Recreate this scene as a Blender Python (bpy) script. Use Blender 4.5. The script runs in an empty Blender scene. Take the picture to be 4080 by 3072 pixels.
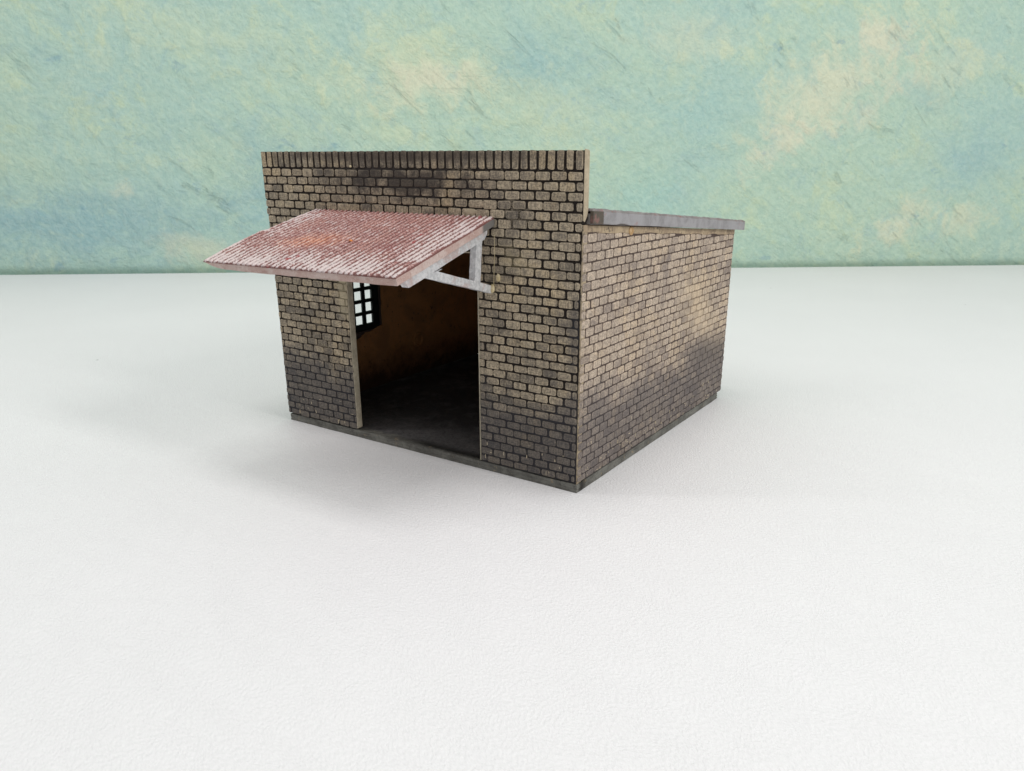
import bpy, bmesh, math, random
from mathutils import Vector, Matrix
random.seed(7)
rnd = random.random
uni = random.uniform
scene = bpy.context.scene
COL = scene.collection
scene.unit_settings.scale_length = 0.003      # one unit = one miniature brick length, about 3 mm

# ------------------------------------------------------------------ helpers
def obj(name, bm, mat, parent=None, smooth=False, bevel=0.0, seg=2):
    me = bpy.data.meshes.new(name)
    bmesh.ops.recalc_face_normals(bm, faces=bm.faces)
    bm.to_mesh(me); bm.free()
    o = bpy.data.objects.new(name, me)
    COL.objects.link(o)
    me.materials.append(mat)
    if smooth:
        for p in me.polygons: p.use_smooth = True
    if parent is not None: o.parent = parent
    if bevel > 0:
        m = o.modifiers.new('bevel', 'BEVEL'); m.width = bevel; m.segments = seg
        m.limit_method = 'ANGLE'; m.angle_limit = math.radians(40)
    return o

def tag(o, label=None, cat=None, group=None, kind=None):
    if label: o['label'] = label
    if cat: o['category'] = cat
    if group: o['group'] = group
    if kind: o['kind'] = kind
    return o

def box(bm, x0, x1, y0, y1, z0, z1):
    vs = [bm.verts.new((x, y, z)) for x in (x0, x1) for y in (y0, y1) for z in (z0, z1)]
    for f in ((0,1,3,2), (4,6,7,5), (0,4,5,1), (2,3,7,6), (0,2,6,4), (1,5,7,3)):
        bm.faces.new([vs[i] for i in f])
    return vs

def prism(bm, poly, a, b, to3):
    """extrude a 2-D outline between depths a and b; to3(u, v, d) gives the point"""
    lo = [bm.verts.new(to3(u, v, a)) for u, v in poly]
    hi = [bm.verts.new(to3(u, v, b)) for u, v in poly]
    bm.faces.new(lo); bm.faces.new(list(reversed(hi)))
    n = len(poly)
    for i in range(n):
        j = (i + 1) % n
        bm.faces.new((lo[i], hi[i], hi[j], lo[j]))

class NT:
    """thin wrapper for building node trees"""
    def __init__(self, mat):
        self.t = mat.node_tree; self.n = self.t.nodes; self.l = self.t.links
        self.n.clear()
    def node(self, typ, **kw):
        n = self.n.new(typ)
        for k, v in kw.items(): setattr(n, k, v)
        return n
    def put(self, sock, v):
        if isinstance(v, bpy.types.NodeSocket): self.l.new(v, sock)
        elif v is not None:
            if sock.type == 'RGBA' and not hasattr(v, '__len__'): v = (v, v, v, 1)
            if sock.type == 'RGBA' and len(v) == 3: v = (*v, 1)
            if sock.type == 'VECTOR' and not hasattr(v, '__len__'): v = (v, v, v)
            sock.default_value = v
    def math(self, op, a, b=None, c=None, clamp=False):
        n = self.node('ShaderNodeMath', operation=op, use_clamp=clamp)
        for i, v in enumerate((a, b, c)):
            if v is not None: self.put(n.inputs[i], v)
        return n.outputs[0]
    def coord(self, which='Object'):
        return self.node('ShaderNodeTexCoord').outputs[which]
    def mapping(self, vec, loc=(0,0,0), rot=(0,0,0), sca=(1,1,1)):
        n = self.node('ShaderNodeMapping')
        self.put(n.inputs['Vector'], vec); self.put(n.inputs['Location'], loc)
        self.put(n.inputs['Rotation'], rot); self.put(n.inputs['Scale'], sca)
        return n.outputs[0]
    def stretch(self, vec, rot, sca):
        o = self.mapping(vec, rot=rot, sca=sca); o.node.vector_type = 'TEXTURE'; return o
    def noise(self, vec, scale, detail=4, rough=.55, dist=0, out='Fac'):
        n = self.node('ShaderNodeTexNoise')
        self.put(n.inputs['Vector'], vec); n.inputs['Scale'].default_value = scale
        n.inputs['Detail'].default_value = detail; n.inputs['Roughness'].default_value = rough
        n.inputs['Distortion'].default_value = dist
        return n.outputs[out]
    def voro(self, vec, scale, feature='F1', out='Distance', rand=1.0, smooth=None):
        n = self.node('ShaderNodeTexVoronoi', feature=feature)
        self.put(n.inputs['Vector'], vec); n.inputs['Scale'].default_value = scale
        n.inputs['Randomness'].default_value = rand
        if smooth is not None and 'Smoothness' in n.inputs: n.inputs['Smoothness'].default_value = smooth
        return n.outputs[out]
    def ss(self, v, a, b, lo=0.0, hi=1.0):
        n = self.node('ShaderNodeMapRange', interpolation_type='SMOOTHSTEP')
        self.put(n.inputs['Value'], v)
        for i, x in ((1, a), (2, b), (3, lo), (4, hi)): self.put(n.inputs[i], x)
        return n.outputs[0]
    def mix(self, f, a, b, mode='MIX'):
        n = self.node('ShaderNodeMix', data_type='RGBA', blend_type=mode)
        self.put(n.inputs[0], f); self.put(n.inputs[6], a); self.put(n.inputs[7], b)
        return n.outputs[2]
    def sep(self, v):
        n = self.node('ShaderNodeSeparateXYZ'); self.put(n.inputs[0], v); return n.outputs
    def attr(self, name):
        n = self.node('ShaderNodeAttribute', attribute_name=name)
        s = self.node('ShaderNodeSeparateColor'); self.put(s.inputs[0], n.outputs['Color'])
        return s.outputs
    def bump(self, h, dist, strength=1.0, normal=None):
        n = self.node('ShaderNodeBump'); self.put(n.inputs['Height'], h)
        n.inputs['Distance'].default_value = dist; n.inputs['Strength'].default_value = strength
        if normal is not None: self.put(n.inputs['Normal'], normal)
        return n.outputs[0]
    def out(self, color, rough=.8, normal=None, metal=0.0, spec=.3, sheen=None):
        p = self.node('ShaderNodeBsdfPrincipled')
        self.put(p.inputs['Base Color'], color); self.put(p.inputs['Roughness'], rough)
        self.put(p.inputs['Metallic'], metal); self.put(p.inputs['Specular IOR Level'], spec)
        if normal is not None: self.put(p.inputs['Normal'], normal)
        o = self.node('ShaderNodeOutputMaterial'); self.l.new(p.outputs[0], o.inputs[0])
        return p

def material(name):
    m = bpy.data.materials.new(name); m.use_nodes = True
    return m, NT(m)

def blob(t, co, cx, cz, rx, rz, rot=0.0):
    """soft elliptical patch on a surface, 1 in the middle and 0 at its rim"""
    v = t.mapping(co, loc=(cx, 0, cz), rot=(0, rot, 0), sca=(rx, 1e6, rz))
    t.n[-1] if False else None
    v.node.vector_type = 'TEXTURE'
    ln = t.node('ShaderNodeVectorMath', operation='LENGTH'); t.put(ln.inputs[0], v)
    return t.math('SUBTRACT', 1.0, ln.outputs['Value'], clamp=False)

# ------------------------------------------------------------------ materials
def brick_material(name, light, mid, dark, mortar, soot, paleness=1.0, extra=None):
    m, t = material(name)
    co = t.coord()
    a = t.attr('brick')                      # r tint, g rim, b 1 on bricks / 0 on mortar
    tint, rim, isb = a[0], a[1], a[2]
    big = t.noise(co, .28, 5, .62, .5)
    med = t.noise(co, .75, 5, .65, .3)
    fine = t.noise(t.mapping(co, sca=(1, 1, 2.4)), 5.0, 6, .78, .5)
    fine2 = t.noise(t.mapping(co, sca=(2.4, 2.4, .7)), 4.5, 6, .76, .4)
    z = t.sep(co)[2]
    f = t.math('ADD', t.math('MULTIPLY', tint, .28), t.math('MULTIPLY', med, 1.05))
    f = t.ss(f, .25, 1.0)
    c = t.mix(f, mid, light)
    warm = t.ss(t.noise(t.mapping(co, loc=(31, 7, 3)), .30, 6, .70, .8), .48, .66)
    c = t.mix(t.math('MULTIPLY', warm, .60), c, tuple(x * y for x, y in zip(light, (1.18, 1.10, .92))))
    # scattered darker bricks and grime blown over the wall
    dk = t.ss(t.math('ADD', t.math('MULTIPLY', big, 1.2), t.math('MULTIPLY', t.math('SUBTRACT', 1.0, tint), .40)), .74, 1.14)
    c = t.mix(t.math('MULTIPLY', dk, .62), c, dark)
    gr = t.ss(t.math('ADD', t.math('MULTIPLY', fine, .55), t.math('MULTIPLY', fine2, .55)), .46, .62)
    c = t.mix(t.math('MULTIPLY', gr, .66), c, t.mix(.45, dark, mortar))
    c = t.mix(t.math('MULTIPLY', t.ss(t.math('SUBTRACT', 1.0, gr), .55, 1.0), .20), c, light)
    # worn pale arrises
    rr = t.math('MULTIPLY', t.ss(rim, .3, 1.0), t.ss(med, .38, .62))
    c = t.mix(t.math('MULTIPLY', rr, .42), c, tuple(min(1, x * 1.25) for x in light))
    # mortar, with runs where it is filled with pale stone dust
    fil = t.ss(t.noise(co, .60, 6, .72, .8), .555, .66)
    fil = t.math('MULTIPLY', fil, t.ss(fine, .35, .6))
    mc = t.mix(t.math('MULTIPLY', fil, .80 * paleness), mortar, t.mix(.35, mid, dark))
    mc = t.mix(t.math('MULTIPLY', t.ss(fine2, .5, .75), .25), mc, dark)
    c = t.mix(isb, mc, c)
    smk = t.ss(t.noise(t.mapping(co, loc=(3, 11, 0), sca=(1, 1, .6)), .42, 6, .72, 1.0), .54, .70)
    c = t.mix(t.math('MULTIPLY', t.math('MULTIPLY', smk, isb), .62), c, dark)
    # soot at the foot
    up = t.math('ADD', z, t.math('MULTIPLY', t.math('SUBTRACT', big, .5), 7.0))
    up = t.math('ADD', up, t.math('MULTIPLY', t.math('SUBTRACT', med, .5), 3.0))
    foot = t.ss(up, 3.6, 6.6, 1.0, 0.0)
    foot = t.math('MULTIPLY', foot, t.ss(t.math('ADD', t.math('MULTIPLY', med, .8), t.math('MULTIPLY', fine, .3)), .34, .62, .65, 1.0))
    c = t.mix(t.math('MULTIPLY', foot, soot), c, t.mix(.5, c, (.13, .128, .138)), 'MIX')
    c = t.mix(t.math('MULTIPLY', foot, soot * .75), c, (.33, .335, .385), 'MULTIPLY') if soot > 0 else c
    if extra: c = extra(t, co, c, med, fine)
    # chipped specks down to bare stone
    ch = t.ss(t.noise(t.mapping(co, sca=(1, 1, .55)), 5.5, 2, .5), .735, .765)
    low = t.ss(z, .4, 5.5, 1.0, .25)
    c = t.mix(t.math('MULTIPLY', t.math('MULTIPLY', ch, low), .75), c, (.62, .53, .38))
    c = t.mix(t.math('GREATER_THAN', tint, 1.5), c, (.60, .51, .37))
    h = t.math('ADD', t.math('MULTIPLY', fine, .6), t.math('MULTIPLY', fine2, .6))
    nrm = t.bump(h, .05, .8)
    t.out(c, .82, nrm, spec=.25)
    return m

def front_extra(t, co, c, med, fine):
    # soot licking up behind the parapet, smear near the right arris
    b1 = blob(t, co, -12.5, 17.2, 9.0, 1.6)
    s1 = t.ss(t.math('ADD', b1, t.math('MULTIPLY', t.math('SUBTRACT', med, .5), 2.8)), .15, .85)
    c = t.mix(t.math('MULTIPLY', s1, .86), c, (.045, .038, .035))
    b2 = blob(t, co, -.4, 9.5, .9, 4.5)
    s2 = t.ss(t.math('ADD', b2, t.math('MULTIPLY', t.math('SUBTRACT', med, .5), 1.6)), .35, .9)
    c = t.mix(t.math('MULTIPLY', s2, .6), c, (.04, .04, .048))
    b3 = blob(t, co, -4.6, 13.0, 2.2, 2.4)
    s3 = t.ss(t.math('ADD', b3, t.math('MULTIPLY', t.math('SUBTRACT', med, .5), 2.0)), .4, 1.0)
    c = t.mix(t.math('MULTIPLY', s3, .35), c, (.42, .35, .22))
    b4 = blob(t, co, -12.5, 18.6, 13.5, .55)
    c = t.mix(t.math('MULTIPLY', t.ss(t.math('ADD', b4, t.math('MULTIPLY', t.math('SUBTRACT', med, .5), 1.2)), .0, .7), .72), c, (.05, .040, .034))
    b7 = blob(t, co, -18.1, 10.0, .85, 2.6)
    c = t.mix(t.math('MULTIPLY', t.ss(t.math('ADD', b7, t.math('MULTIPLY', t.math('SUBTRACT', med, .5), 1.5)), .2, .8), .6), c, (.47, .41, .28))
    # water-stained patches between the courses
    b6 = blob(t, co, -5.9, 11.6, .9, 1.5)
    s6 = t.ss(t.math('ADD', b6, t.math('MULTIPLY', t.math('SUBTRACT', fine, .5), 1.4)), .3, .9)
    c = t.mix(t.math('MULTIPLY', s6, .6), c, (.05, .045, .035))
    return c

def side_extra(t, co, c, med, fine):
    # the dry pale sweep across the upper back half of the right wall
    sw = t.mapping(co, rot=(math.radians(90), 0, 0))
    v = t.node('ShaderNodeCombineXYZ'); s = t.sep(co)
    t.put(v.inputs[0], s[1]); t.put(v.inputs[2], s[2])
    b = blob(t, v.outputs[0], 17.5, 8.0, 8.0, 3.6, .55)
    k = t.ss(t.math('ADD', b, t.math('MULTIPLY', t.math('SUBTRACT', med, .5), 1.6)), .15, .95)
    c = t.mix(t.math('MULTIPLY', k, .36), c, (.64, .51, .35))
    b2 = blob(t, v.outputs[0], 19.5, 4.6, 9.0, 2.2, .30)
    k2 = t.ss(t.math('ADD', b2, t.math('MULTIPLY', t.math('SUBTRACT', med, .5), 1.8)), .2, .95)
    c = t.mix(t.math('MULTIPLY', k2, .55), c, (.11, .095, .09))
    return c

M_FRONT = brick_material('sooty_brick', (.55, .455, .325), (.38, .318, .23), (.085, .078, .074), (.012, .008, .006), .96, 1.0, front_extra)
M_SIDE = brick_material('lit_pale_brick', (.64, .525, .405), (.47, .38, .30), (.19, .16, .148), (.080, .056, .047), .80, .9, side_extra)  # paler brick; light on the right wall partly mixed into brick and mortar

def simple(name, c1, c2, c3=None, scale=2.0, rough=.8, bump=.03, spec=.3, metal=0.0, thr=(.42, .62), thr3=(.60, .70)):
    m, t = material(name)
    co = t.coord()
    n1 = t.noise(co, scale, 5, .65, .4)
    n2 = t.noise(co, scale * 5.5, 5, .7)
    c = t.mix(t.ss(n1, *thr), c1, c2)
    if c3: c = t.mix(t.ss(t.math('ADD', t.math('MULTIPLY', n2, .6), t.math('MULTIPLY', t.noise(co, scale * .8, 3), .4)), *thr3), c, c3)
    c = t.mix(t.math('MULTIPLY', t.ss(n2, .35, .7), .25), c, tuple(x * .45 for x in c1))
    nrm = t.bump(t.math('ADD', n2, t.math('MULTIPLY', n1, .5)), bump, .8)
    t.out(c, rough, nrm, metal, spec)
    return m

M_ARRIS = simple('worn_arris', (.27, .215, .15), (.42, .34, .225), (.07, .06, .05), .9, .85, .03, thr3=(.50, .60))
M_CUT = simple('cut_edge', (.40, .335, .235), (.50, .42, .30), (.20, .17, .13), 1.2, .85, .03)
M_JAMB = simple('jamb_edge', (.36, .32, .24), (.46, .41, .31), (.15, .135, .11), 1.3, .85, .05)
M_STRIP = simple('bare_strip', (.33, .25, .17), (.46, .36, .235), (.14, .105, .08), 1.0, .85, .06, thr3=(.52, .62))
M_IRON = simple('dark_green_iron', (.010, .017, .014), (.018, .026, .022), None, 2, .6, .02)
M_BARE = simple('silver_paint', (.50, .505, .51), (.40, .405, .415), (.22, .20, .195), 1.8, .50, .04, .45, .15, thr3=(.57, .66))
M_DECK = simple('dark_card', (.20, .18, .165), (.12, .105, .095), None, 1.5, .8, .03)
M_GLUE = simple('dried_glue', (.56, .45, .24), (.66, .56, .36), None, 3, .45, .03, .5)
M_CHIP = simple('orange_chip', (.85, .30, .06), (.75, .24, .05), None, 3, .6, .02)

def plaster_material():
    m, t = material('ochre_plaster_sooty')
    co = t.coord(); z = t.sep(co)[2]
    n1 = t.noise(co, .35, 5, .65, .5); n2 = t.noise(co, 2.2, 5, .7)
    c = t.mix(t.ss(n1, .4, .65), (.46, .22, .085), (.32, .16, .07))
    c = t.mix(t.math('MULTIPLY', t.ss(n2, .58, .72), .7), c, (.05, .03, .02))
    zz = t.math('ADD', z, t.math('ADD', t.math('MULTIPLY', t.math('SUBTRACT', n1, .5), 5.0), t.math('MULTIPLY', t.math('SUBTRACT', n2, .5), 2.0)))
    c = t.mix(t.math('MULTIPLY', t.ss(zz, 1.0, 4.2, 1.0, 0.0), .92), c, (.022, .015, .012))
    t.out(c, .9, t.bump(n2, .06, .8), spec=.15)
    return m
M_PLASTER = plaster_material()

def fascia_material():
    m, t = material('grey_fascia')
    co = t.coord(); y = t.sep(co)[1]
    n1 = t.noise(co, 1.0, 5, .65, .3); n2 = t.noise(co, 6.0, 5, .7)
    c = t.mix(t.ss(n1, .4, .65), (.31, .30, .31), (.235, .225, .23))
    c = t.mix(t.ss(t.math('ADD', y, t.math('MULTIPLY', n2, .25)), 1.72, 1.85, 1.0, 0.0), c, (.085, .07, .055))
    c = t.mix(t.math('MULTIPLY', t.ss(n2, .62, .72), .7), c, (.12, .10, .10))
    c = t.mix(t.math('MULTIPLY', t.ss(t.noise(co, .9, 3), .62, .70), .55), c, (.30, .14, .12))
    t.out(c, .6, t.bump(n2, .05, .8), spec=.35)
    return m
M_FASCIA = fascia_material()

def plate_material():
    m, t = material('grey_base')
    co = t.coord(); s = t.sep(co)
    n1 = t.noise(co, .8, 5, .65, .5); n2 = t.noise(co, 5.0, 5, .7)
    c = t.mix(t.ss(n1, .38, .62), (.185, .182, .162), (.115, .112, .10))
    c = t.mix(t.math('MULTIPLY', t.ss(n2, .55, .68), .6), c, (.045, .042, .04))
    c = t.mix(t.math('MULTIPLY', t.ss(t.noise(co, 1.6, 5, .7), .60, .66), .6), c, (.30, .24, .16))
    # floor behind the threshold: black-grey dust with paler mottling
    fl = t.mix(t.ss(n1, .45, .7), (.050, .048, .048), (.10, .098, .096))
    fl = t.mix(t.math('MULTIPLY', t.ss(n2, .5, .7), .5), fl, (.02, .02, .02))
    near = t.ss(t.math('ADD', s[1], t.math('MULTIPLY', n2, 1.5)), 1.5, 6.5, 1.0, 0.0)  # wedge of light inside the doorway, painted as a paler floor colour
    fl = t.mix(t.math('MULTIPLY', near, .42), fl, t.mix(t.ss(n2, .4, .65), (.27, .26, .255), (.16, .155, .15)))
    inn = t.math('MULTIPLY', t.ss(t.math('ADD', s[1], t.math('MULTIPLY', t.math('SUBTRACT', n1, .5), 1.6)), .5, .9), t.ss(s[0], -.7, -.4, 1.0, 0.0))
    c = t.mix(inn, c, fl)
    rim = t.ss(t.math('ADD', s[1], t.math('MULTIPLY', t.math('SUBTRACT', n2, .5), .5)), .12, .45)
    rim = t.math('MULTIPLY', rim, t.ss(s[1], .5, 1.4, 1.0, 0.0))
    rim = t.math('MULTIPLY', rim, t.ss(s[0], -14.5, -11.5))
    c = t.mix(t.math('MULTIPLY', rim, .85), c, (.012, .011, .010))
    t.out(c, .85, t.bump(n2, .05, .8), spec=.2)
    return m
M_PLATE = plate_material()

def sheet_material():
    m, t = material('rusty_corrugated')
    co = t.coord()
    a = t.attr('ridge')             # r ridge height, g 0 at wall..1 at the front edge, b 0 left..1 right
    s = t.sep(co)
    flow = t.mapping(co, sca=(1.0, .45, 1.0))
    n1 = t.noise(flow, .50, 5, .65, .7)
    n2 = t.noise(co, 1.7, 5, .7, .4)
    n3 = t.noise(co, 9.0, 4, .7)
    ridge = t.ss(t.math('ADD', a[0], t.math('MULTIPLY', t.math('SUBTRACT', n3, .5), 1.3)), .35, .8)
    red = t.mix(t.ss(n1, .42, .66), (.26, .062, .048), (.36, .125, .09))
    red = t.mix(t.math('MULTIPLY', t.ss(n2, .52, .7), .6), red, (.16, .05, .045))
    val = t.mix(.62, red, (.085, .045, .042))
    top = t.mix(t.ss(n3, .40, .62, .15, .75), red, (.60, .42, .39))
    c = t.mix(ridge, val, top)
    # rust-orange bloom in the middle
    b = blob(t, t.node('ShaderNodeCombineXYZ').outputs[0], 0, 0, 1, 1) if False else None
    v = t.node('ShaderNodeCombineXYZ'); t.put(v.inputs[0], s[0]); t.put(v.inputs[2], s[1])
    bo = blob(t, v.outputs[0], -15.0, -4.8, 4.2, 1.9, -.2)
    ko = t.ss(t.math('ADD', bo, t.math('MULTIPLY', t.math('SUBTRACT', n2, .5), 2.0)), .25, 1.0)
    c = t.mix(t.math('MULTIPLY', ko, .55), c, t.mix(ridge, (.34, .08, .035), (.72, .30, .15)))
    bd = blob(t, v.outputs[0], -9.2, -5.0, 1.9, 1.1, .3)
    kd = t.ss(t.math('ADD', bd, t.math('MULTIPLY', t.math('SUBTRACT', n2, .5), 2.4)), .3, 1.0)
    c = t.mix(t.math('MULTIPLY', kd, .6), c, (.20, .045, .04))
    # silver dry-brushing, heaviest along the front and right edges
    edge = t.math('MAXIMUM', t.ss(a[1], .58, 1.0), t.math('MULTIPLY', t.ss(a[2], .72, 1.0), .85))
    edge = t.math('MAXIMUM', edge, t.math('MULTIPLY', t.ss(a[2], .22, .0), .6))
    edge = t.math('MULTIPLY', edge, t.ss(n1, .30, .56))
    dry = t.math('ADD', t.math('MULTIPLY', n3, .46), t.math('MULTIPLY', n2, .52))
    dry = t.math('ADD', dry, t.math('MULTIPLY', edge, .25))
    dry = t.math('ADD', dry, t.math('MULTIPLY', t.math('SUBTRACT', a[0], .5), .34))
    dry = t.ss(dry, .61, .76)
    c = t.mix(t.math('MULTIPLY', dry, .62), c, (.84, .78, .77))
    # fresh red dabs
    rd = t.ss(t.noise(flow, 1.15, 2, .5), .70, .74)
    c = t.mix(t.math('MULTIPLY', rd, .75), c, (.33, .03, .035))
    nrm = t.bump(t.math('ADD', n3, t.math('MULTIPLY', n2, .6)), .06, .9)
    rough = t.ss(dry, 0, 1, .62, .34)
    t.out(c, rough, nrm, t.math('MULTIPLY', dry, .15), .5)
    return m
M_SHEET = sheet_material()

def board_material():
    m, t = material('pink_worn_board')
    co = t.coord(); s = t.sep(co)
    g = t.mapping(co, sca=(.35, 1.0, 1.0))
    n1 = t.noise(co, .7, 4, .6, .4); n2 = t.noise(g, 5, 5, .7); n3 = t.noise(co, 11, 4, .7)
    c = t.mix(t.ss(n1, .4, .62), (.47, .33, .29), (.55, .44, .40))
    c = t.mix(t.math('MULTIPLY', t.ss(n2, .5, .66), .6), c, (.36, .22, .19))
    c = t.mix(t.math('MULTIPLY', t.ss(n3, .55, .68), .5), c, (.72, .65, .62))
    # the raw grey stretch of the gable end close to the wall
    gk = t.math('MULTIPLY', t.ss(s[1], -1.25, -.95), t.ss(s[0], -5.9, -5.7))
    c = t.mix(gk, c, (.16, .15, .14))
    t.out(c, .7, t.bump(t.math('ADD', n2, n3), .05, .8), spec=.35)
    return m
M_BOARD = board_material()

def bracket_material():
    m, t = material('silver_bracket')
    co = t.coord()
    n1 = t.noise(co, .9, 5, .65, .5); n2 = t.noise(co, 4.0, 5, .72)
    c = t.mix(t.ss(n2, .40, .62), (.50, .51, .52), (.68, .685, .695))
    c = t.mix(t.math('MULTIPLY', t.ss(n1, .50, .66), .55), c, (.48, .30, .26))
    c = t.mix(t.math('MULTIPLY', t.ss(n2, .62, .72), .40), c, (.20, .19, .19))
    t.out(c, .48, t.bump(n2, .05, .9), .2, .5)
    return m
M_BRACKET = bracket_material()

def pane_material():
    m, t = material('clear_acetate')
    tr = t.node('ShaderNodeBsdfTransparent'); tr.inputs[0].default_value = (.97, .98, .98, 1)
    gl = t.node('ShaderNodeBsdfGlossy'); gl.inputs['Roughness'].default_value = .08
    mx = t.node('ShaderNodeMixShader'); mx.inputs[0].default_value = .04
    t.l.new(tr.outputs[0], mx.inputs[1]); t.l.new(gl.outputs[0], mx.inputs[2])
    o = t.node('ShaderNodeOutputMaterial'); t.l.new(mx.outputs[0], o.inputs[0])
    return m
M_PANE = pane_material()

def table_material():
    m, t = material('white_leatherette')
    co = t.coord()
    warp = t.noise(co, .35, 2, .5, out='Color')
    add = t.node('ShaderNodeVectorMath', operation='MULTIPLY_ADD')
    t.put(add.inputs[0], warp); add.inputs[1].default_value = (1.2, 1.2, 1.2); t.put(add.inputs[2], co)
    w = add.outputs[0]
    st = t.stretch(w, (0, 0, math.radians(-25)), (1.35, .8, 1.0))
    v1 = t.voro(st, 6.8, 'SMOOTH_F1', smooth=.25)
    n1 = t.noise(st, 11.0, 3, .6, .5)
    n2 = t.noise(co, .05, 3, .5)
    h = t.math('ADD', t.math('MULTIPLY', v1, .75), t.math('MULTIPLY', n1, .8))
    h = t.math('ADD', h, t.math('MULTIPLY', t.noise(co, 14, 2), .18))
    c = t.mix(t.ss(n2, .3, .7), (.828, .818, .824), (.846, .836, .842))
    c = t.mix(t.math('MULTIPLY', t.ss(h, .55, 1.05), .06), c, (.62, .62, .63))
    # rare dark crumbs of dirt in the grain
    sp = t.voro(co, .11, 'F1')
    c = t.mix(t.math('MULTIPLY', t.ss(sp, .010, .018, 1.0, 0.0), .7), c, (.20, .19, .19))
    nrm = t.bump(h, .05, .62)
    t.out(c, .48, nrm, spec=.30)
    return m
M_TABLE = table_material()

def wall_material():
    m, t = material('sponged_teal_plaster')
    co = t.coord(); s = t.sep(co)
    diag = t.stretch(co, (0, math.radians(40), 0), (1.5, 1, .75))
    n0 = t.noise(co, .022, 4, .6, .6)
    n1 = t.noise(diag, .085, 8, .68, .5)
    n2 = t.noise(co, .30, 8, .70, .6)
    n3 = t.noise(t.stretch(co, (0, math.radians(40), 0), (1.2, 1, .9)), 1.1, 7, .74, .2)
    hor = t.noise(t.mapping(co, sca=(.10, 1, 2.6)), .8, 5, .65)
    j = t.math('SUBTRACT', n2, .5); j1 = t.math('SUBTRACT', n1, .5)
    jit = t.math('ADD', t.math('MULTIPLY', j, 2.3), t.math('MULTIPLY', j1, 2.0))
    green, teal = (.43, .575, .475), (.385, .545, .495)
    c = t.mix(t.ss(t.math('ADD', n0, t.math('MULTIPLY', j1, .6)), .38, .62), teal, green)
    # yellow-green lights
    c = t.mix(t.math('MULTIPLY', t.ss(t.math('ADD', n1, t.math('MULTIPLY', j, .6)), .50, .66), .65), c, (.53, .62, .43))
    def patch(c, cx, cz, rx, rz, rot, col, amt, lo=.0, hi=1.05):
        b = blob(t, co, cx, cz, rx, rz, rot)
        k = t.ss(t.math('ADD', b, jit), lo, hi)
        return t.mix(t.math('MULTIPLY', k, amt), c, col)
    blue, cream, peach, ygreen = (.265, .43, .475), (.65, .65, .50), (.69, .635, .51), (.555, .635, .46)
    c = patch(c, 12, 8, 38, 10, 0, blue, .85)
    c = patch(c, 50, 13, 20, 9, -.3, blue, .70)
    c = patch(c, 44, 21, 10, 6, .5, blue, .45)
    c = patch(c, 92, 33, 16, 9, 0, (.27, .45, .48), .60)
    c = patch(c, 112, 12, 12, 8, 0, (.33, .54, .52), .6)
    c = patch(c, 120, 26, 14, 8, 0, (.31, .50, .50), .45)
    c = patch(c, 172, 19, 12, 9, 0, blue, .50)
    c = patch(c, 160, 29, 9, 4, .5, blue, .40)
    c = patch(c, 70, 32, 18, 11, 0, ygreen, .95)
    c = patch(c, 72, 30, 13, 6, 0, cream, .65)
    c = patch(c, 74, 31, 9, 4, 0, peach, .32, .2, 1.0)
    c = patch(c, 96, 26, 14, 8, 0, ygreen, .6)
    c = patch(c, 40, 37, 26, 7, .2, ygreen, .5)
    c = patch(c, 22, 14, 5, 2.4, 0, cream, .5, .2, 1.0)
    c = patch(c, 57, 15.5, 7, 3, .5, cream, .65, .1, 1.0)
    c = patch(c, 34, 4, 12, 3, 0, cream, .5, .1, 1.0)
    c = patch(c, 143, 30, 22, 10, -.55, cream, .80)
    c = patch(c, 118, 38, 14, 6, 0, cream, .40)
    c = patch(c, 165, 34, 12, 6, -.4, cream, .35)
    c = patch(c, 150, 27, 14, 5, -.7, peach, .30, .2, 1.0)
    c = patch(c, 135, 21, 12, 5, -.6, peach, .40, .2, 1.0)
    c = patch(c, 152, 38, 10, 5, .0, peach, .40, .2, 1.0)
    c = patch(c, 160, 8, 12, 5, -.6, cream, .70, .1, 1.0)
    c = patch(c, 172, 8, 10, 5, -.4, cream, .55, .2, 1.0)
    # cloudy middle-sized sponging
    mid = t.noise(t.mapping(co, loc=(5, 0, 9)), .16, 8, .72, .8)
    c = t.mix(t.math('MULTIPLY', t.ss(mid, .52, .66), .34), c, (.30, .46, .50))
    c = t.mix(t.math('MULTIPLY', t.ss(mid, .47, .34), .32), c, (.58, .66, .50))
    stk = t.noise(t.stretch(co, (0, math.radians(42), 0), (3.2, 1, .8)), .30, 6, .7, 1.2)
    msk = t.ss(t.noise(co, .055, 3), .44, .56)
    stk = t.math('MULTIPLY', t.ss(stk, .60, .70), msk)
    c = t.mix(t.math('MULTIPLY', stk, .16), c, (.20, .36, .36))
    wd = t.voro(co, .075, 'F1')
    c = t.mix(t.ss(wd, .022, .034, .8, 0.0), c, (.75, .80, .76))
    # rubbed-in dark blue dabs
    dab = t.ss(t.noise(t.mapping(co, sca=(.8, 1, 1.25)), .21, 6, .62, .3), .63, .70)
    c = t.mix(t.math('MULTIPLY', dab, .34), c, (.13, .27, .41))
    pk = t.ss(t.noise(diag, .9, 5, .7), .64, .76)
    c = t.mix(t.math('MULTIPLY', pk, .22), c, (.19, .33, .36))
    # broom strokes dragged sideways through the yellow patch
    bb = blob(t, co, 74, 31, 26, 13)
    hs = t.math('MULTIPLY', t.ss(hor, .585, .66), t.ss(bb, .0, .6))
    c = t.mix(t.math('MULTIPLY', hs, .12), c, (.24, .37, .34))
    # grain
    c = t.mix(t.math('MULTIPLY', t.ss(n3, .40, .68), .20), c, (.62, .72, .62))
    c = t.mix(t.math('MULTIPLY', t.ss(n3, .58, .36), .16), c, (.20, .36, .37))
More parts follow.
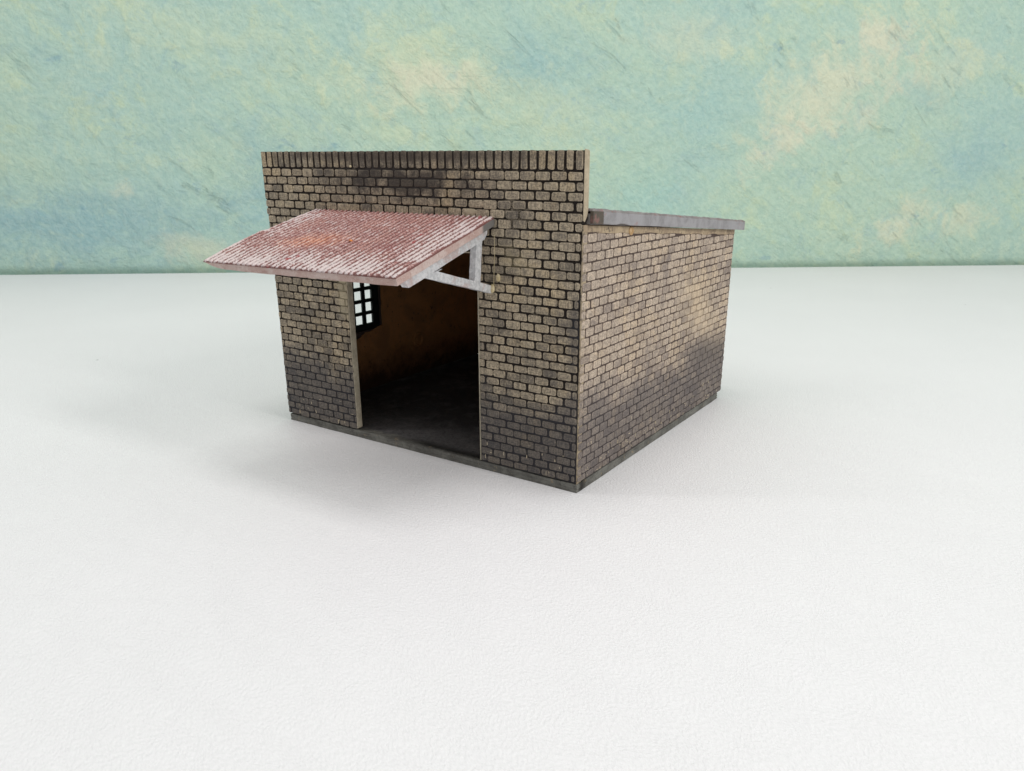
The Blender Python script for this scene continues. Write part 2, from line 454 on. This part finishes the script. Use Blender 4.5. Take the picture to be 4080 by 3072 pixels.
    # thin dark green line where the table meets it
    ft = t.ss(t.math('ADD', s[2], t.math('MULTIPLY', j, .8)), -.1, 1.3, 1.0, 0.0)
    c = t.mix(t.math('MULTIPLY', ft, .45), c, (.10, .18, .13))
    # trowelled relief
    ridge = t.noise(t.stretch(co, (0, math.radians(38), 0), (3.0, 1, .7)), .22, 5, .6, .8)
    ridge = t.math('MULTIPLY', t.ss(t.math('ABSOLUTE', t.math('SUBTRACT', ridge, .5)), .0, .035), t.ss(n0, .42, .60))
    h = t.math('ADD', t.math('MULTIPLY', n3, .45), t.math('MULTIPLY', n2, 1.0))
    h = t.math('ADD', h, t.math('MULTIPLY', t.ss(n3, .62, .74), .20))
    h = t.math('ADD', h, t.math("MULTIPLY", ridge, .10))
    h = t.math('SUBTRACT', h, t.math('MULTIPLY', hs, .08))
    h = t.math('SUBTRACT', h, t.math('MULTIPLY', stk, .45))
    h = t.math('ADD', h, t.math('MULTIPLY', t.noise(co, .15, 5, .62, .3), 2.0))
    nrm = t.bump(h, .80, .62)
    c = t.mix(1.0, c, (1.13, 1.13, 1.09), 'MULTIPLY')
    t.out(c, .75, nrm, spec=.2)
    return m
M_WALL = wall_material()

# ------------------------------------------------------------------ brick panels
class Panel:
    """collects a mortar slab and raised bricks as ONE mesh, with a 'brick' colour attribute"""
    def __init__(self, to3, relief=.065):
        self.bm = bmesh.new(); self.lay = self.bm.verts.layers.float_color.new('brick')
        self.to3 = to3; self.h = relief
    def v(self, u, w, d, col):
        x = self.bm.verts.new(self.to3(u, w, d)); x[self.lay] = col; return x
    def slab(self, poly, d0, d1):
        n0 = len(self.bm.verts)
        prism(self.bm, poly, d0, d1, self.to3)
        self.bm.verts.ensure_lookup_table()
        for x in list(self.bm.verts)[n0:]: x[self.lay] = (.5, 0, 0, 1)
    def brick(self, q, tint, ch=.075, lift=1.0):
        """q: four (u, v) corners, counter-clockwise"""
        def ring(ins):
            cx = sum(p[0] for p in q) / 4; cy = sum(p[1] for p in q) / 4
            pts = []
            for i in range(4):
                p = Vector(q[i]); a = Vector(q[i - 1]); b = Vector(q[(i + 1) % 4])
                for e in (a, b):
                    dv = e - p; L = max(dv.length, 1e-4)
                    pts.append(p + dv / L * min(ch, L * .3))
            out = []
            for p in pts:
                du = Vector((cx, cy)) - p
                out.append((p.x + math.copysign(min(ins, abs(du.x) * .8), du.x), p.y + math.copysign(min(ins, abs(du.y) * .8), du.y)))
            return out
        h = self.h * lift
        rings = []
        for ins, d, rim, isb in ((-.012, self.h + .02, .5, .0), (.0, self.h - h * .45, .6, .35), (.028, self.h - h + uni(-.006, .006), 1.0, 1.0), (.085, self.h - h + uni(-.012, .004), 0.0, 1.0)):
            rings.append([self.v(u + uni(-.016, .016), w + uni(-.014, .014), d, (tint, rim, isb, 1)) for u, w in ring(ins)])
        for a, b in zip(rings, rings[1:]):
            for i in range(8):
                j = (i + 1) % 8
                self.bm.faces.new((a[i], a[j], b[j], b[i]))
        self.bm.faces.new(rings[-1])
    def courses(self, u0, u1, v0, v1, rh, gap, phase, pitch, top=None, holes=(), merge=.06, first=0):
        """running bond filling u0..u1, v0..v1 downwards from v1"""
        k = first; z1 = v1
        while z1 - v0 > .12:
            z0 = max(z1 - rh, v0)
            off = phase if k % 2 == 0 else phase + pitch * .5
            n0 = math.floor((u0 - off) / pitch) - 1; u = off + n0 * pitch
            while u < u1:
                a, b = u, u + pitch
                u += pitch
                e_ = uni(-.04, .04); a += e_ * .5; b += uni(-.04, .04)
                a, b = max(a, u0), min(b, u1)
                if b - a < .14: continue
                segs = [(a, b)]
                for hx0, hx1, hz0, hz1 in holes:
                    if z1 - .03 > hz0 and z0 + .03 < hz1:
                        ns = []
                        for p, q in segs:
                            if q <= hx0 or p >= hx1: ns.append((p, q))
                            else:
                                if p < hx0: ns.append((p, hx0))
                                if q > hx1: ns.append((hx1, q))
                        segs = ns
                for p, q in segs:
                    if q - p < .12: continue
                    g = gap * .5
                    ga = g * uni(.45, 1.7); gb = g * uni(.45, 1.7)
                    gt = g * uni(.5, 1.4); gl = g * uni(.5, 1.4)
                    if rnd() < merge: gb = -.01
                    if rnd() < merge * .5: gl = -.01
                    tp = uni(-.012, .012)
                    tl, tr = z1 - gt + tp, z1 - gt - tp
                    if top:
                        tl = min(tl, top(p)); tr = min(tr, top(q))
                        if min(tl, tr) - z0 < .13: continue
                    self.brick([(p + ga, z0 + gl), (q - gb, z0 + gl + tp), (q - gb, tr), (p + ga, tl)], rnd(), lift=uni(.8, 1.05))
            z1 -= rh; k += 1
    def burrs(self, n, u0, u1, v0, spread, skip=None):
        for i in range(n):
            u = uni(u0, u1)
            if skip and skip[0] < u < skip[1]: continue
            v = v0 + abs(random.gauss(0, spread)); w, h = uni(.02, .04), uni(.06, .26)
            if rnd() < .3: w, h = h, w
            n0 = len(self.bm.verts)
            prism(self.bm, [(u, v), (u + w, v + uni(-.02, .02)), (u + w * uni(.5, 1.2), v + h), (u, v + h)], -.012, .04, self.to3)
            self.bm.verts.ensure_lookup_table()
            for x in list(self.bm.verts)[n0:]: x[self.lay] = (2, 1, 1, 1)
    def done(self, name, mat, parent):
        return obj(name, self.bm, mat, parent)

# ------------------------------------------------------------------ the building
W, D, H, T, S, RH = 24.9, 23.76, 18.87, .55, 1.034, .5092
house = bpy.data.objects.new('model_building', None); COL.objects.link(house)
tag(house, 'weathered miniature brick workshop with red corrugated awning and dark open doorway on white tabletop', 'model building')

side_top = lambda y: 15.17 - .0763 * (y - .36)

# base plate, a little smaller than the walls
bm = bmesh.new()
prism(bm, [(-24.70, .10), (-16.0, .04), (.025, -.03), (.02, 12.0), (-.06, 23.12), (-24.6, 23.10)], 0.0, .505, lambda u, v, d: (u, v, d))
bmesh.ops.subdivide_edges(bm, edges=bm.edges[:], cuts=7, use_grid_fill=True)
for v in bm.verts:
    v.co.x += uni(-.03, .03); v.co.y += uni(-.03, .03)
    if v.co.z > .1: v.co.z += uni(-.02, .015)
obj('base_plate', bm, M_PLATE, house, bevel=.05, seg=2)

# front wall with parapet
DX0, DX1, DZ1 = -17.70, -6.93, 13.33
f3 = lambda u, v, d: (u, d, v)
P = Panel(f3)
P.slab([(-24.76, .60), (-17.76, .66), (DX0, DZ1), (DX1, DZ1), (-6.98, .56), (-.085, .545), (-.085, 15.30), (.0, 15.42), (.0, H - .03),
        (-24.88, H - .03), (-24.88, 15.86), (-24.76, 15.78)], .062, .50)
door = [(-17.66, DX1 - .03, 0, DZ1 + .02)]
# soldier course
n = 44; pw = (W - .02) / n
for i in range(n):
    a = -W + .01 + i * pw; b = a + pw
    g = .070
    j1, j2 = uni(-.015, .015), uni(-.015, .015)
    P.brick([(a + g + j1, H - S + .06 + uni(-.02, .02)), (b - g + j2, H - S + .06 + uni(-.02, .02)),
             (b - g - j2, H + uni(-.03, .0)), (a + g - j1, H + uni(-.03, .0))], rnd() * .55, ch=.06)
P.courses(-W + .01, -.01, H - S - 6 * RH, H - S, RH, .080, 0.0, 1.0, merge=.14)
P.courses(-W + .12, -.11, T + .02, H - S - 6 * RH, RH, .080, 0.03, 1.0, holes=door, merge=.15)
P.burrs(40, -24.2, -.5, T + .1, 1.0, (-17.9, -6.8))
fw = P.done('front_wall', M_FRONT, house)
fw['label'] = 'sooty front brick wall with a soldier course along its parapet'

# plain cut faces of the front panel: parapet end and the two door jambs
bm = bmesh.new()
prism(bm, [(.022, 15.40), (.022, 18.90), (.16, 18.90), (.47, 18.86), (.52, 18.78), (.52, 15.98), (.40, 15.62), (.16, 15.32)], -.02, .022, lambda u, v, d: (d, u, v))
obj('parapet_end', bm, M_CUT, fw, bevel=.015)
bm = bmesh.new()
prism(bm, [(-17.72, .62), (-17.66, .66), (-17.64, DZ1 - .02), (-17.72, DZ1 - .02)], .03, .505, f3)
obj('door_jamb', bm, M_JAMB, fw, bevel=.02)
bm = bmesh.new()
prism(bm, [(-7.0, .58), (-6.92, .58), (-6.87, DZ1 - .02), (-6.95, DZ1 - .02)], .01, .505, f3)
obj('door_jamb', bm, M_JAMB, fw, bevel=.02)
bm = bmesh.new()
prism(bm, [(-17.66, DZ1 - .05), (-6.93, DZ1 - .05), (-6.93, DZ1 + .03), (-17.66, DZ1 + .03)], .035, .505, f3)
obj('door_lintel', bm, M_JAMB, fw, bevel=.015)

# right wall
r3 = lambda u, v, d: (-d, u, v)
P = Panel(r3, .05)
P.slab([(.56, T), (D, T), (D, side_top(D) - .02), (.56, side_top(.56) - .02)], .047, .50)
P.slab([(.09, T), (.555, T), (.555, side_top(.56) - .03), (.09, side_top(.1) - .03)], .047, .075)
strip = lambda y: side_top(y) - .40 + .03 * math.sin(y * 1.7)
P.courses(.055, D, T, 13.19 + 5 * RH, RH, .064, 1.11, 1.018, top=strip, merge=.03, first=1)
P.burrs(70, .8, 22.8, T + .02, .9)
sw = P.done('side_wall', M_SIDE, house)
sw['label'] = 'pale brick right-hand wall under the grey sloping fascia'
bm = bmesh.new()   # bare strip under the eaves
N = 40; pts = []
for i in range(N + 1):
    y = .14 + (D - .15) * i / N; pts.append((y, side_top(y) - .015 + uni(-.012, .0)))
for i in range(N, -1, -1):
    y = .14 + (D - .15) * i / N; pts.append((y, strip(y) + .015 + uni(-.03, .03)))
prism(bm, pts, .014, .06, r3)
obj('eaves_strip', bm, M_STRIP, sw)
bm = bmesh.new()   # the mitred front arris
prism(bm, [(.0, .02), (.0, .06), (-.03, .08), (-.03, .55), (-.055, .55), (-.05, .02)], T - .03, side_top(.3) - .01, lambda u, v, d: (u, v, d))
bmesh.ops.subdivide_edges(bm, edges=[e for e in bm.edges if abs(e.verts[0].co.z - e.verts[1].co.z) > 5], cuts=40)
for v in bm.verts: v.co.x += uni(-.012, .012); v.co.y += uni(-.012, .012)
obj('corner_edge', bm, M_ARRIS, sw)
bm = bmesh.new()   # blob of dried glue under the eaves
bmesh.ops.create_icosphere(bm, subdivisions=3, radius=.30)
for v in bm.verts:
    r = math.hypot(v.co.y, v.co.z)
    v.co.x = v.co.x * .22 - (.05 if r < .16 else 0) + uni(-.004, .004)
    v.co.z *= .85
    v.co += Vector((.012, 5.72, 14.50))
obj('glue_spot', bm, simple('amber_glue', (.42, .25, .10), (.55, .38, .20), None, 3, .4, .02, .5), sw, smooth=True)

# left wall with the window hole, its plaster inside
l3 = lambda u, v, d: (-W + .02 + d, u, v)
WY0, WY1, WZ0, WZ1 = 5.15, 10.05, 5.35, 11.4
P = Panel(l3, .05)
def framed(panel_slab, y0, y1, z0, ztop, d0, d1):
    panel_slab([(y0, z0), (WY0, z0), (WY0, ztop(WY0)), (y0, ztop(y0))], d0, d1)
    panel_slab([(WY1, z0), (y1, z0), (y1, ztop(y1)), (WY1, ztop(WY1))], d0, d1)
    panel_slab([(WY0, z0), (WY1, z0), (WY1, WZ0), (WY0, WZ0)], d0, d1)
    panel_slab([(WY0, WZ1), (WY1, WZ1), (WY1, ztop(WY1)), (WY0, ztop(WY0))], d0, d1)
framed(P.slab, .55, D, T, lambda y: side_top(y) - .02, .047, .44)
P.courses(.12, D, T, 13.19 + 4 * RH, RH, .078, 1.11, 1.018, top=strip, holes=[(WY0, WY1, WZ0, WZ1)], merge=.03)
lw = P.done('side_wall', M_SIDE, house)
lw['label'] = 'left-hand brick wall pierced by the barred window'
bm = bmesh.new()
def ps(poly, a, b): prism(bm, poly, a, b, l3)
PZ = lambda y: side_top(y) - .03
hole = [(WY0 + .05, WZ1), (WY0, 8.0), (WY0 + .08, WZ0 - .55), (6.6, WZ0 - .48), (7.3, WZ0 - .50), (7.7, WZ0 - .28), (8.1, WZ0 - .10), (8.6, WZ0 - .12), (9.1, WZ0 + .0), (9.5, WZ0 + .12), (10.05, WZ0 + .22), (WY1 + .06, 8.2), (WY1 + .02, WZ1)]
outer = [(.5, T), (D - .5, T), (D - .5, PZ(D - .5)), (.5, PZ(.5))]
ps([outer[0], outer[1], (D - .5, WZ0 - .55), (WY1, WZ0 + .22)] + hole[9:2:-1] + [(.5, WZ0 - .55)], .445, .53)
ps([(.5, WZ0 - .55), hole[2], hole[1], hole[0], (.5, WZ1)], .445, .53)
ps([(D - .5, WZ0 - .55), (D - .5, WZ1), hole[12], hole[11], (WY1, WZ0 + .22)], .445, .53)
ps([(.5, WZ1), (D - .5, WZ1), outer[2], outer[3]], .445, .53)
pl = obj('plaster', bm, M_PLASTER, lw)
bm = bmesh.new()   # round moulding mark standing on the plaster
for i in range(32):
    a0, a1 = 2 * math.pi * i / 32, 2 * math.pi * (i + 1) / 32
    ring = []
    for a in (a0, a1):
        ring.append([bm.verts.new((-24.36 + dx, 14.36 + r * math.cos(a), 3.55 + r * math.sin(a))) for r, dx in ((.66, -.02), (.60, .13), (.50, .13), (.42, .02), (.0, .05))])
    for k in range(4):
        bm.faces.new((ring[0][k], ring[0][k + 1], ring[1][k + 1], ring[1][k]))
bmesh.ops.remove_doubles(bm, verts=bm.verts, dist=.001)
obj('moulding_mark', bm, M_PLASTER, lw)

# window grid in the left wall
win = bmesh.new()
fx0, fx1 = -24.84, -24.66
cols = [(6.30, 7.08), (7.44, 8.24), (8.60, 9.34)]
rows = [(5.86, 6.58), (6.84, 7.56), (7.83, 8.54), (8.81, 9.52), (9.79, 10.50)]
y0, y1, z0, z1 = WY0 - .0, WY1 + .0, WZ0, WZ1
e = .002
box(win, fx0, fx1, y0, cols[0][0], z0, z1); box(win, fx0, fx1, cols[-1][1], y1, z0, z1)
box(win, fx0, fx1, cols[0][0], cols[-1][1], z0, rows[0][0]); box(win, fx0, fx1, cols[0][0], cols[-1][1], rows[-1][1], z1)
for a, b in zip(cols, cols[1:]): box(win, fx0 + .02, fx1 - .02, a[1], b[0], rows[0][0], rows[-1][1])
for a, b in zip(rows, rows[1:]): box(win, fx0 + .02 + e, fx1 + .03, cols[0][0], cols[-1][1], a[1], b[0])
w_o = obj('window', win, M_IRON, house)
bm = bmesh.new(); box(bm, -24.80, -24.79, cols[0][0] - .05, cols[-1][1] + .05, rows[0][0] - .05, rows[-1][1] + .05)
obj('pane', bm, M_PANE, w_o)

# back wall
b3 = lambda u, v, d: (u, D - d, v)
P = Panel(b3, .05)
P.slab([(-24.38, T), (-.52, T), (-.52, side_top(D) - .08), (-24.38, side_top(D) - .08)], .047, .45)
P.courses(-W + .03, -.02, T, side_top(D) - .10, RH, .078, .3, 1.018, merge=.03)
bw = P.done('back_wall', M_SIDE, house)
bm = bmesh.new(); box(bm, -24.36, -.60, D - .53, D - .455, T, side_top(D) - .12)
obj('plaster', bm, M_PLASTER, bw)
bm = bmesh.new()
prism(bm, [(.55, T), (D - .56, T), (D - .56, side_top(D - .56) - .03), (.55, side_top(.55) - .03)], .502, .58, r3)
obj('plaster', bm, M_PLASTER, sw)

# roof: card deck, grey fascia boards, rough corrugated skin
RY0, RY1 = .515, 24.98
deck_b = lambda y: side_top(y) + .02
bm = bmesh.new()
prism(bm, [(RY0, deck_b(RY0)), (RY1 - .15, deck_b(RY1 - .15)), (RY1 - .15, deck_b(RY1) + .44), (RY0, deck_b(RY0) + .56)], -25.1, .12, lambda u, v, d: (d, u, v))
roof = obj('roof', bm, M_DECK, house)
def fascia_board(x0, x1):
    bm = bmesh.new(); N = 46; up = []; dn = []
    for i in range(N + 1):
        y = RY0 + .01 + (RY1 - RY0) * i / N; f = i / N
        zb = deck_b(y) + .055 - .09 * f + uni(-.012, .012)
        if 3.6 < y < 4.7: zb += .06
        zt = 15.87 - (15.87 - 13.87) * f + uni(-.012, .012)
        dn.append((y, zb)); up.append((y, zt))
    prism(bm, dn + up[::-1], x0, x1, lambda u, v, d: (d, u, v))
    return obj('fascia', bm, M_FASCIA, roof, bevel=.02)
fascia_board(.122, .33); fascia_board(-25.30, -25.102)
bm = bmesh.new(); box(bm, -25.09, .11, RY1 - .148, RY1 + .01, deck_b(RY1) - .02, deck_b(RY1) + .42)
obj('fascia', bm, M_FASCIA, roof, bevel=.02)

M_ROOF = simple('grey_roof_skin', (.27, .25, .245), (.19, .17, .17), (.30, .14, .125), 1.0, .6, .05, thr3=(.52, .62))
def corrugated(name, parent, x0, x1, y0, y1, zf, pitch, amp, thick, rows_n, edge_fn=None, rough=.012, mat=None):
    bm = bmesh.new(); lay = bm.verts.layers.float_color.new('ridge')
    per = 8; nx = int(round((x1 - x0) / pitch)) * per
    grid = []
    for j in range(rows_n + 1):
        g = j / rows_n; y = y0 + (y1 - y0) * g
        line = []
        for i in range(nx + 1):
            f = i / nx; s = .5 + .5 * math.cos(2 * math.pi * i / per + math.pi)
            xx = x0 + (x1 - x0) * f
            yy = y
            if edge_fn: xx, yy = edge_fn(f, g, xx, yy)
            s2 = s ** .8
            v = bm.verts.new((xx + uni(-.01, .01), yy + uni(-.012, .012), zf(yy, f) + amp * (s2 - .5) + uni(-rough, rough)))
            v[lay] = (s2, g, f, 1); line.append(v)
        grid.append(line)
    for a, b in zip(grid, grid[1:]):
        for i in range(nx): bm.faces.new((a[i], a[i + 1], b[i + 1], b[i]))
    # thickness: skirt down along the rim
    rim = [(grid[0][i], grid[0][i + 1]) for i in range(nx)] + [(grid[-1][i], grid[-1][i + 1]) for i in range(nx)]
    rim += [(grid[j][0], grid[j + 1][0]) for j in range(rows_n)] + [(grid[j][-1], grid[j + 1][-1]) for j in range(rows_n)]
    low = {}
    def dn(v):
        if v not in low:
            g = v[lay][1]; f = v[lay][2]
            w = bm.verts.new((v.co.x, v.co.y, zf(v.co.y, f) - amp * .5 - thick)); w[lay] = (0.15, g, f, 1); low[v] = w
        return low[v]
    for a, b in rim: bm.faces.new((a, b, dn(b), dn(a)))
    return obj(name, bm, mat or M_SHEET, parent, smooth=True)

corrugated('corrugated_sheet', roof, -25.28, .30, RY0 + .02, RY1 + .08, lambda y, f: 15.955 - .0818 * (y - RY0), .40, .08, .05, 60, rough=.045, mat=M_ROOF)

# ------------------------------------------------------------------ awning over the doorway
SL = .287
top_z = lambda y, f=0.0: 15.30 + SL * y + .06 * f
def bulge(f, g, x, y):
    w = (1 - f) ** 6
    x -= w * (.50 * math.sin(math.pi * min(1, max(0, (g - .02) / .98))) + (.25 if g > .46 else 0))
    y -= (1 - f) * .30 * g
    return x, y
awning = corrugated('awning', house, -20.05, -5.68, .02, -8.24, top_z, .385, .135, .02, 64, bulge, rough=.020)
awning['label'] = 'rust red corrugated awning dry-brushed with silver over the doorway'
bm = bmesh.new()          # board beneath the sheet
N = 30
lo = []
def slab_pt(f, g, d):
    x = -20.0 + (-5.67 + 20.0) * f; y = .03 + (-8.20 - .03) * g
    x, y = bulge(f, g, x, y)
    inset = 0.0
    if d > 0:
        y += (.06 + .28 * (1 - f) ** 12) * g; x += .30 * (1 - f) ** 8 * g
    return Vector((x, y, top_z(y, f) - .085 - d))
gr = {}
for lev, d in ((0, .0), (1, .38)):
    for i in range(N + 1):
        for j in range(13):
            gr[lev, i, j] = bm.verts.new(slab_pt(i / N, j / 12, d) + Vector((0, 0, uni(-.012, .012))))
for lev in (0, 1):
    for i in range(N):
        for j in range(12): bm.faces.new((gr[lev, i, j], gr[lev, i + 1, j], gr[lev, i + 1, j + 1], gr[lev, i, j + 1]))
for i in range(N):
    for j in (0, 12): bm.faces.new((gr[0, i, j], gr[0, i + 1, j], gr[1, i + 1, j], gr[1, i, j]))
for j in range(12):
    for i in (0, N): bm.faces.new((gr[0, i, j], gr[0, i, j + 1], gr[1, i, j + 1], gr[1, i, j]))
obj('board', bm, M_BOARD, awning)

def bracket(x0, x1):
    bm = bmesh.new()
    to = lambda u, v, d: (d, u, v)
    zr = lambda y: 14.83 + .285 * y
    prism(bm, [(-.34, zr(-.34)), (-.38, zr(-.38) - .26), (-.62, zr(-.62) - .46), (-7.06, zr(-7.06) - .50), (-7.36, zr(-7.36) - .08), (-7.30, zr(-7.3) + .03)], x0, x1, to)
    prism(bm, [(-4.35, 12.97), (-4.72, 12.87), (.06, 11.55), (.06, 11.10), (-5.85, 12.69), (-5.4, 12.85)], x0 + .012, x1 - .012, to)
    prism(bm, [(-.82, 14.20), (-1.06, 11.75), (-1.60, 11.75), (-1.34, 14.10)], x0 + .022, x1 - .022, to)
    bmesh.ops.subdivide_edges(bm, edges=[e for e in bm.edges if e.calc_length() > 1.0], cuts=8)
    for v in bm.verts: v.co += Vector((uni(-.008, .008), uni(-.012, .012), uni(-.012, .012)))
    return obj('bracket', bm, M_BRACKET, awning, bevel=.03, seg=2)
bracket(-6.36, -5.90)
bracket(-18.95, -18.49)

def lump(name, p, r, mat, parent, sq=(1, 1, 1), seed=1):
    rr = random.Random(seed); bm = bmesh.new()
    bmesh.ops.create_icosphere(bm, subdivisions=3, radius=r)
    for v in bm.verts:
        v.co *= 1 + rr.uniform(-.12, .12)
        v.co = Vector((v.co.x * sq[0], v.co.y * sq[1], v.co.z * sq[2])) + Vector(p)
    return obj(name, bm, mat, parent, smooth=True)
bm = bmesh.new(); box(bm, -.17, .17, -.05, .05, -.02, .03)
bmesh.ops.rotate(bm, verts=bm.verts, cent=(0, 0, 0), matrix=Matrix.Rotation(.16, 3, 'X') @ Matrix.Rotation(-.5, 3, 'Z'))
bmesh.ops.translate(bm, verts=bm.verts, vec=(-12.3, -4.55, 14.09))
obj('paint_flake', bm, M_CHIP, awning)
lump('glue_spot', (-5.85, -.02, 11.40), .17, M_GLUE, awning, (.9, .45, 1.5), 3)
lump('glue_spot', (-5.45, .0, 12.05), .15, M_GLUE, fw, (1, .25, 1.5), 4)
lump('glue_spot', (-7.35, .02, 15.60), .40, M_CUT, fw, (1.3, .09, .42), 5)
lump('glue_spot', (-9.6, -.0, 15.98), .11, M_CUT, fw, (.6, .2, 1.4), 6)
lump('dust_speck', (-16.55, -.0, 17.97), .09, M_GLUE, fw, (1, .5, .8), 7)
# hair-thin strand of glue hanging past the bracket
bm = bmesh.new(); prev = None
for i in range(25):
    f = i / 24; p = Vector((-5.62 + .03 * math.sin(f * 5), -.10 - .05 * f, 14.5 - 3.0 * f))
    rg = [bm.verts.new(p + Vector((.012 * math.cos(a), .012 * math.sin(a), 0))) for a in (0, 2.1, 4.2)]
    if prev:
        for k in range(3): bm.faces.new((prev[k], prev[(k + 1) % 3], rg[(k + 1) % 3], rg[k]))
    prev = rg
obj('glue_strand', bm, M_GLUE, awning)
# ------------------------------------------------------------------ table and wall
WA = Vector((-128.755, 26.682, 0)); WD = Vector((.78337, .62155, 0)); WN = Vector((.62155, -.78337, 0))
bm = bmesh.new()
# one sheet from in front of the camera to the wall, its back edge rolled over
prof = [(-330, 0.0), (-6, 0.0)]
for i in range(1, 9):
    a = math.pi / 2 * i / 8
    prof.append((-2.6 + 2.1 * math.sin(a) - .0, -2.1 + 2.1 * math.cos(a)))
prof[1:2] = [(-120, 0.0), (-60, 0.0), (-20, 0.0), (-2.6, 0.0)]
prof.append((-.5, -3.0))
xs = [-260, -100, 0, 60, 120, 200, 420]
g = [[bm.verts.new(WA + WD * x - WN * (q[0] * 1.0) + Vector((0, 0, q[1]))) for q in prof] for x in xs]
for a, b in zip(g, g[1:]):
    for i in range(len(prof) - 1): bm.faces.new((a[i], b[i], b[i + 1], a[i + 1]))
table = obj('tabletop', bm, M_TABLE, None, smooth=True)
for v in ():
    pass
tag(table, 'white grained leatherette tabletop under the model building', 'tabletop', kind='structure')
bm = bmesh.new()
g = [[bm.verts.new((x, 0, z)) for z in (-12, 0, 40, 80, 150)] for x in (-260, -60, 40, 120, 200, 420)]
for a, b in zip(g, g[1:]):
    for i in range(4): bm.faces.new((a[i], b[i], b[i + 1], a[i + 1]))
wall = obj('wall', bm, M_WALL)
wall.location = WA; wall.rotation_euler = (0, 0, math.atan2(WD.y, WD.x))
tag(wall, 'rough plaster wall sponged in teal, blue and cream behind the table', 'wall', kind='structure')

# ------------------------------------------------------------------ light
world = bpy.data.worlds.new('World'); scene.world = world; world.use_nodes = True
bg = world.node_tree.nodes['Background']
bg.inputs[0].default_value = (.985, .985, 1.0, 1); bg.inputs[1].default_value = .575

def area(name, target, direction, dist, sx, sy, power, color, long_axis=None):
    L = bpy.data.lights.new(name, 'AREA'); L.shape = 'RECTANGLE'; L.size = sx; L.size_y = sy
    L.energy = power; L.color = color
    o = bpy.data.objects.new(name, L); COL.objects.link(o)
    d = Vector(direction).normalized(); o.location = Vector(target) + d * dist
    zax = d
    xax = Vector(long_axis) if long_axis else Vector((0, 0, 1)).cross(zax)
    xax = (xax - zax * xax.dot(zax)).normalized(); yax = zax.cross(xax)
    o.matrix_world = Matrix.Translation(o.location) @ Matrix((xax, yax, zax)).transposed().to_4x4()
    return o
area('overhead_lamp', (-12, 0, 6), (.06, .045, .99), 200, 90, 40, 96000, (1.0, .985, .97), (1, 0, 0))
area('right_lamp', (-12, 4, 8), (.86, -.03, .51), 220, 70, 28, 185000, (1.0, .985, .965), (.51, 0, -.86))
area('left_lamp', (-10, 5, 4), (-.80 * .545, -.59 * .545, .839), 145, 105, 11, 36000, (1.0, .985, .97), (-.80 * .839, -.59 * .839, -.545))

# ------------------------------------------------------------------ camera
cam = bpy.data.cameras.new('Camera'); co = bpy.data.objects.new('Camera', cam); COL.objects.link(co)
rt = Vector((.83642107, .54808275, .00225493)); up = Vector((-.18605018, .28005376, .941783)); fw_ = Vector((-.51554352, .78814668, -.33621376))
co.matrix_world = Matrix.Translation((20.63181, -36.61167, 18.36138)) @ Matrix((rt, up, -fw_)).transposed().to_4x4()
cam.sensor_fit = 'HORIZONTAL'; cam.sensor_width = 36; cam.lens = 27.4107
cam.shift_x = -.016679; cam.shift_y = .051701
cam.clip_start = .5; cam.clip_end = 2000
cam.dof.use_dof = True; cam.dof.focus_distance = 47; cam.dof.aperture_fstop = .34
scene.camera = co
scene.view_settings.view_transform = 'Standard'; scene.view_settings.look = 'None'
scene.view_settings.exposure = 0; scene.view_settings.gamma = 1
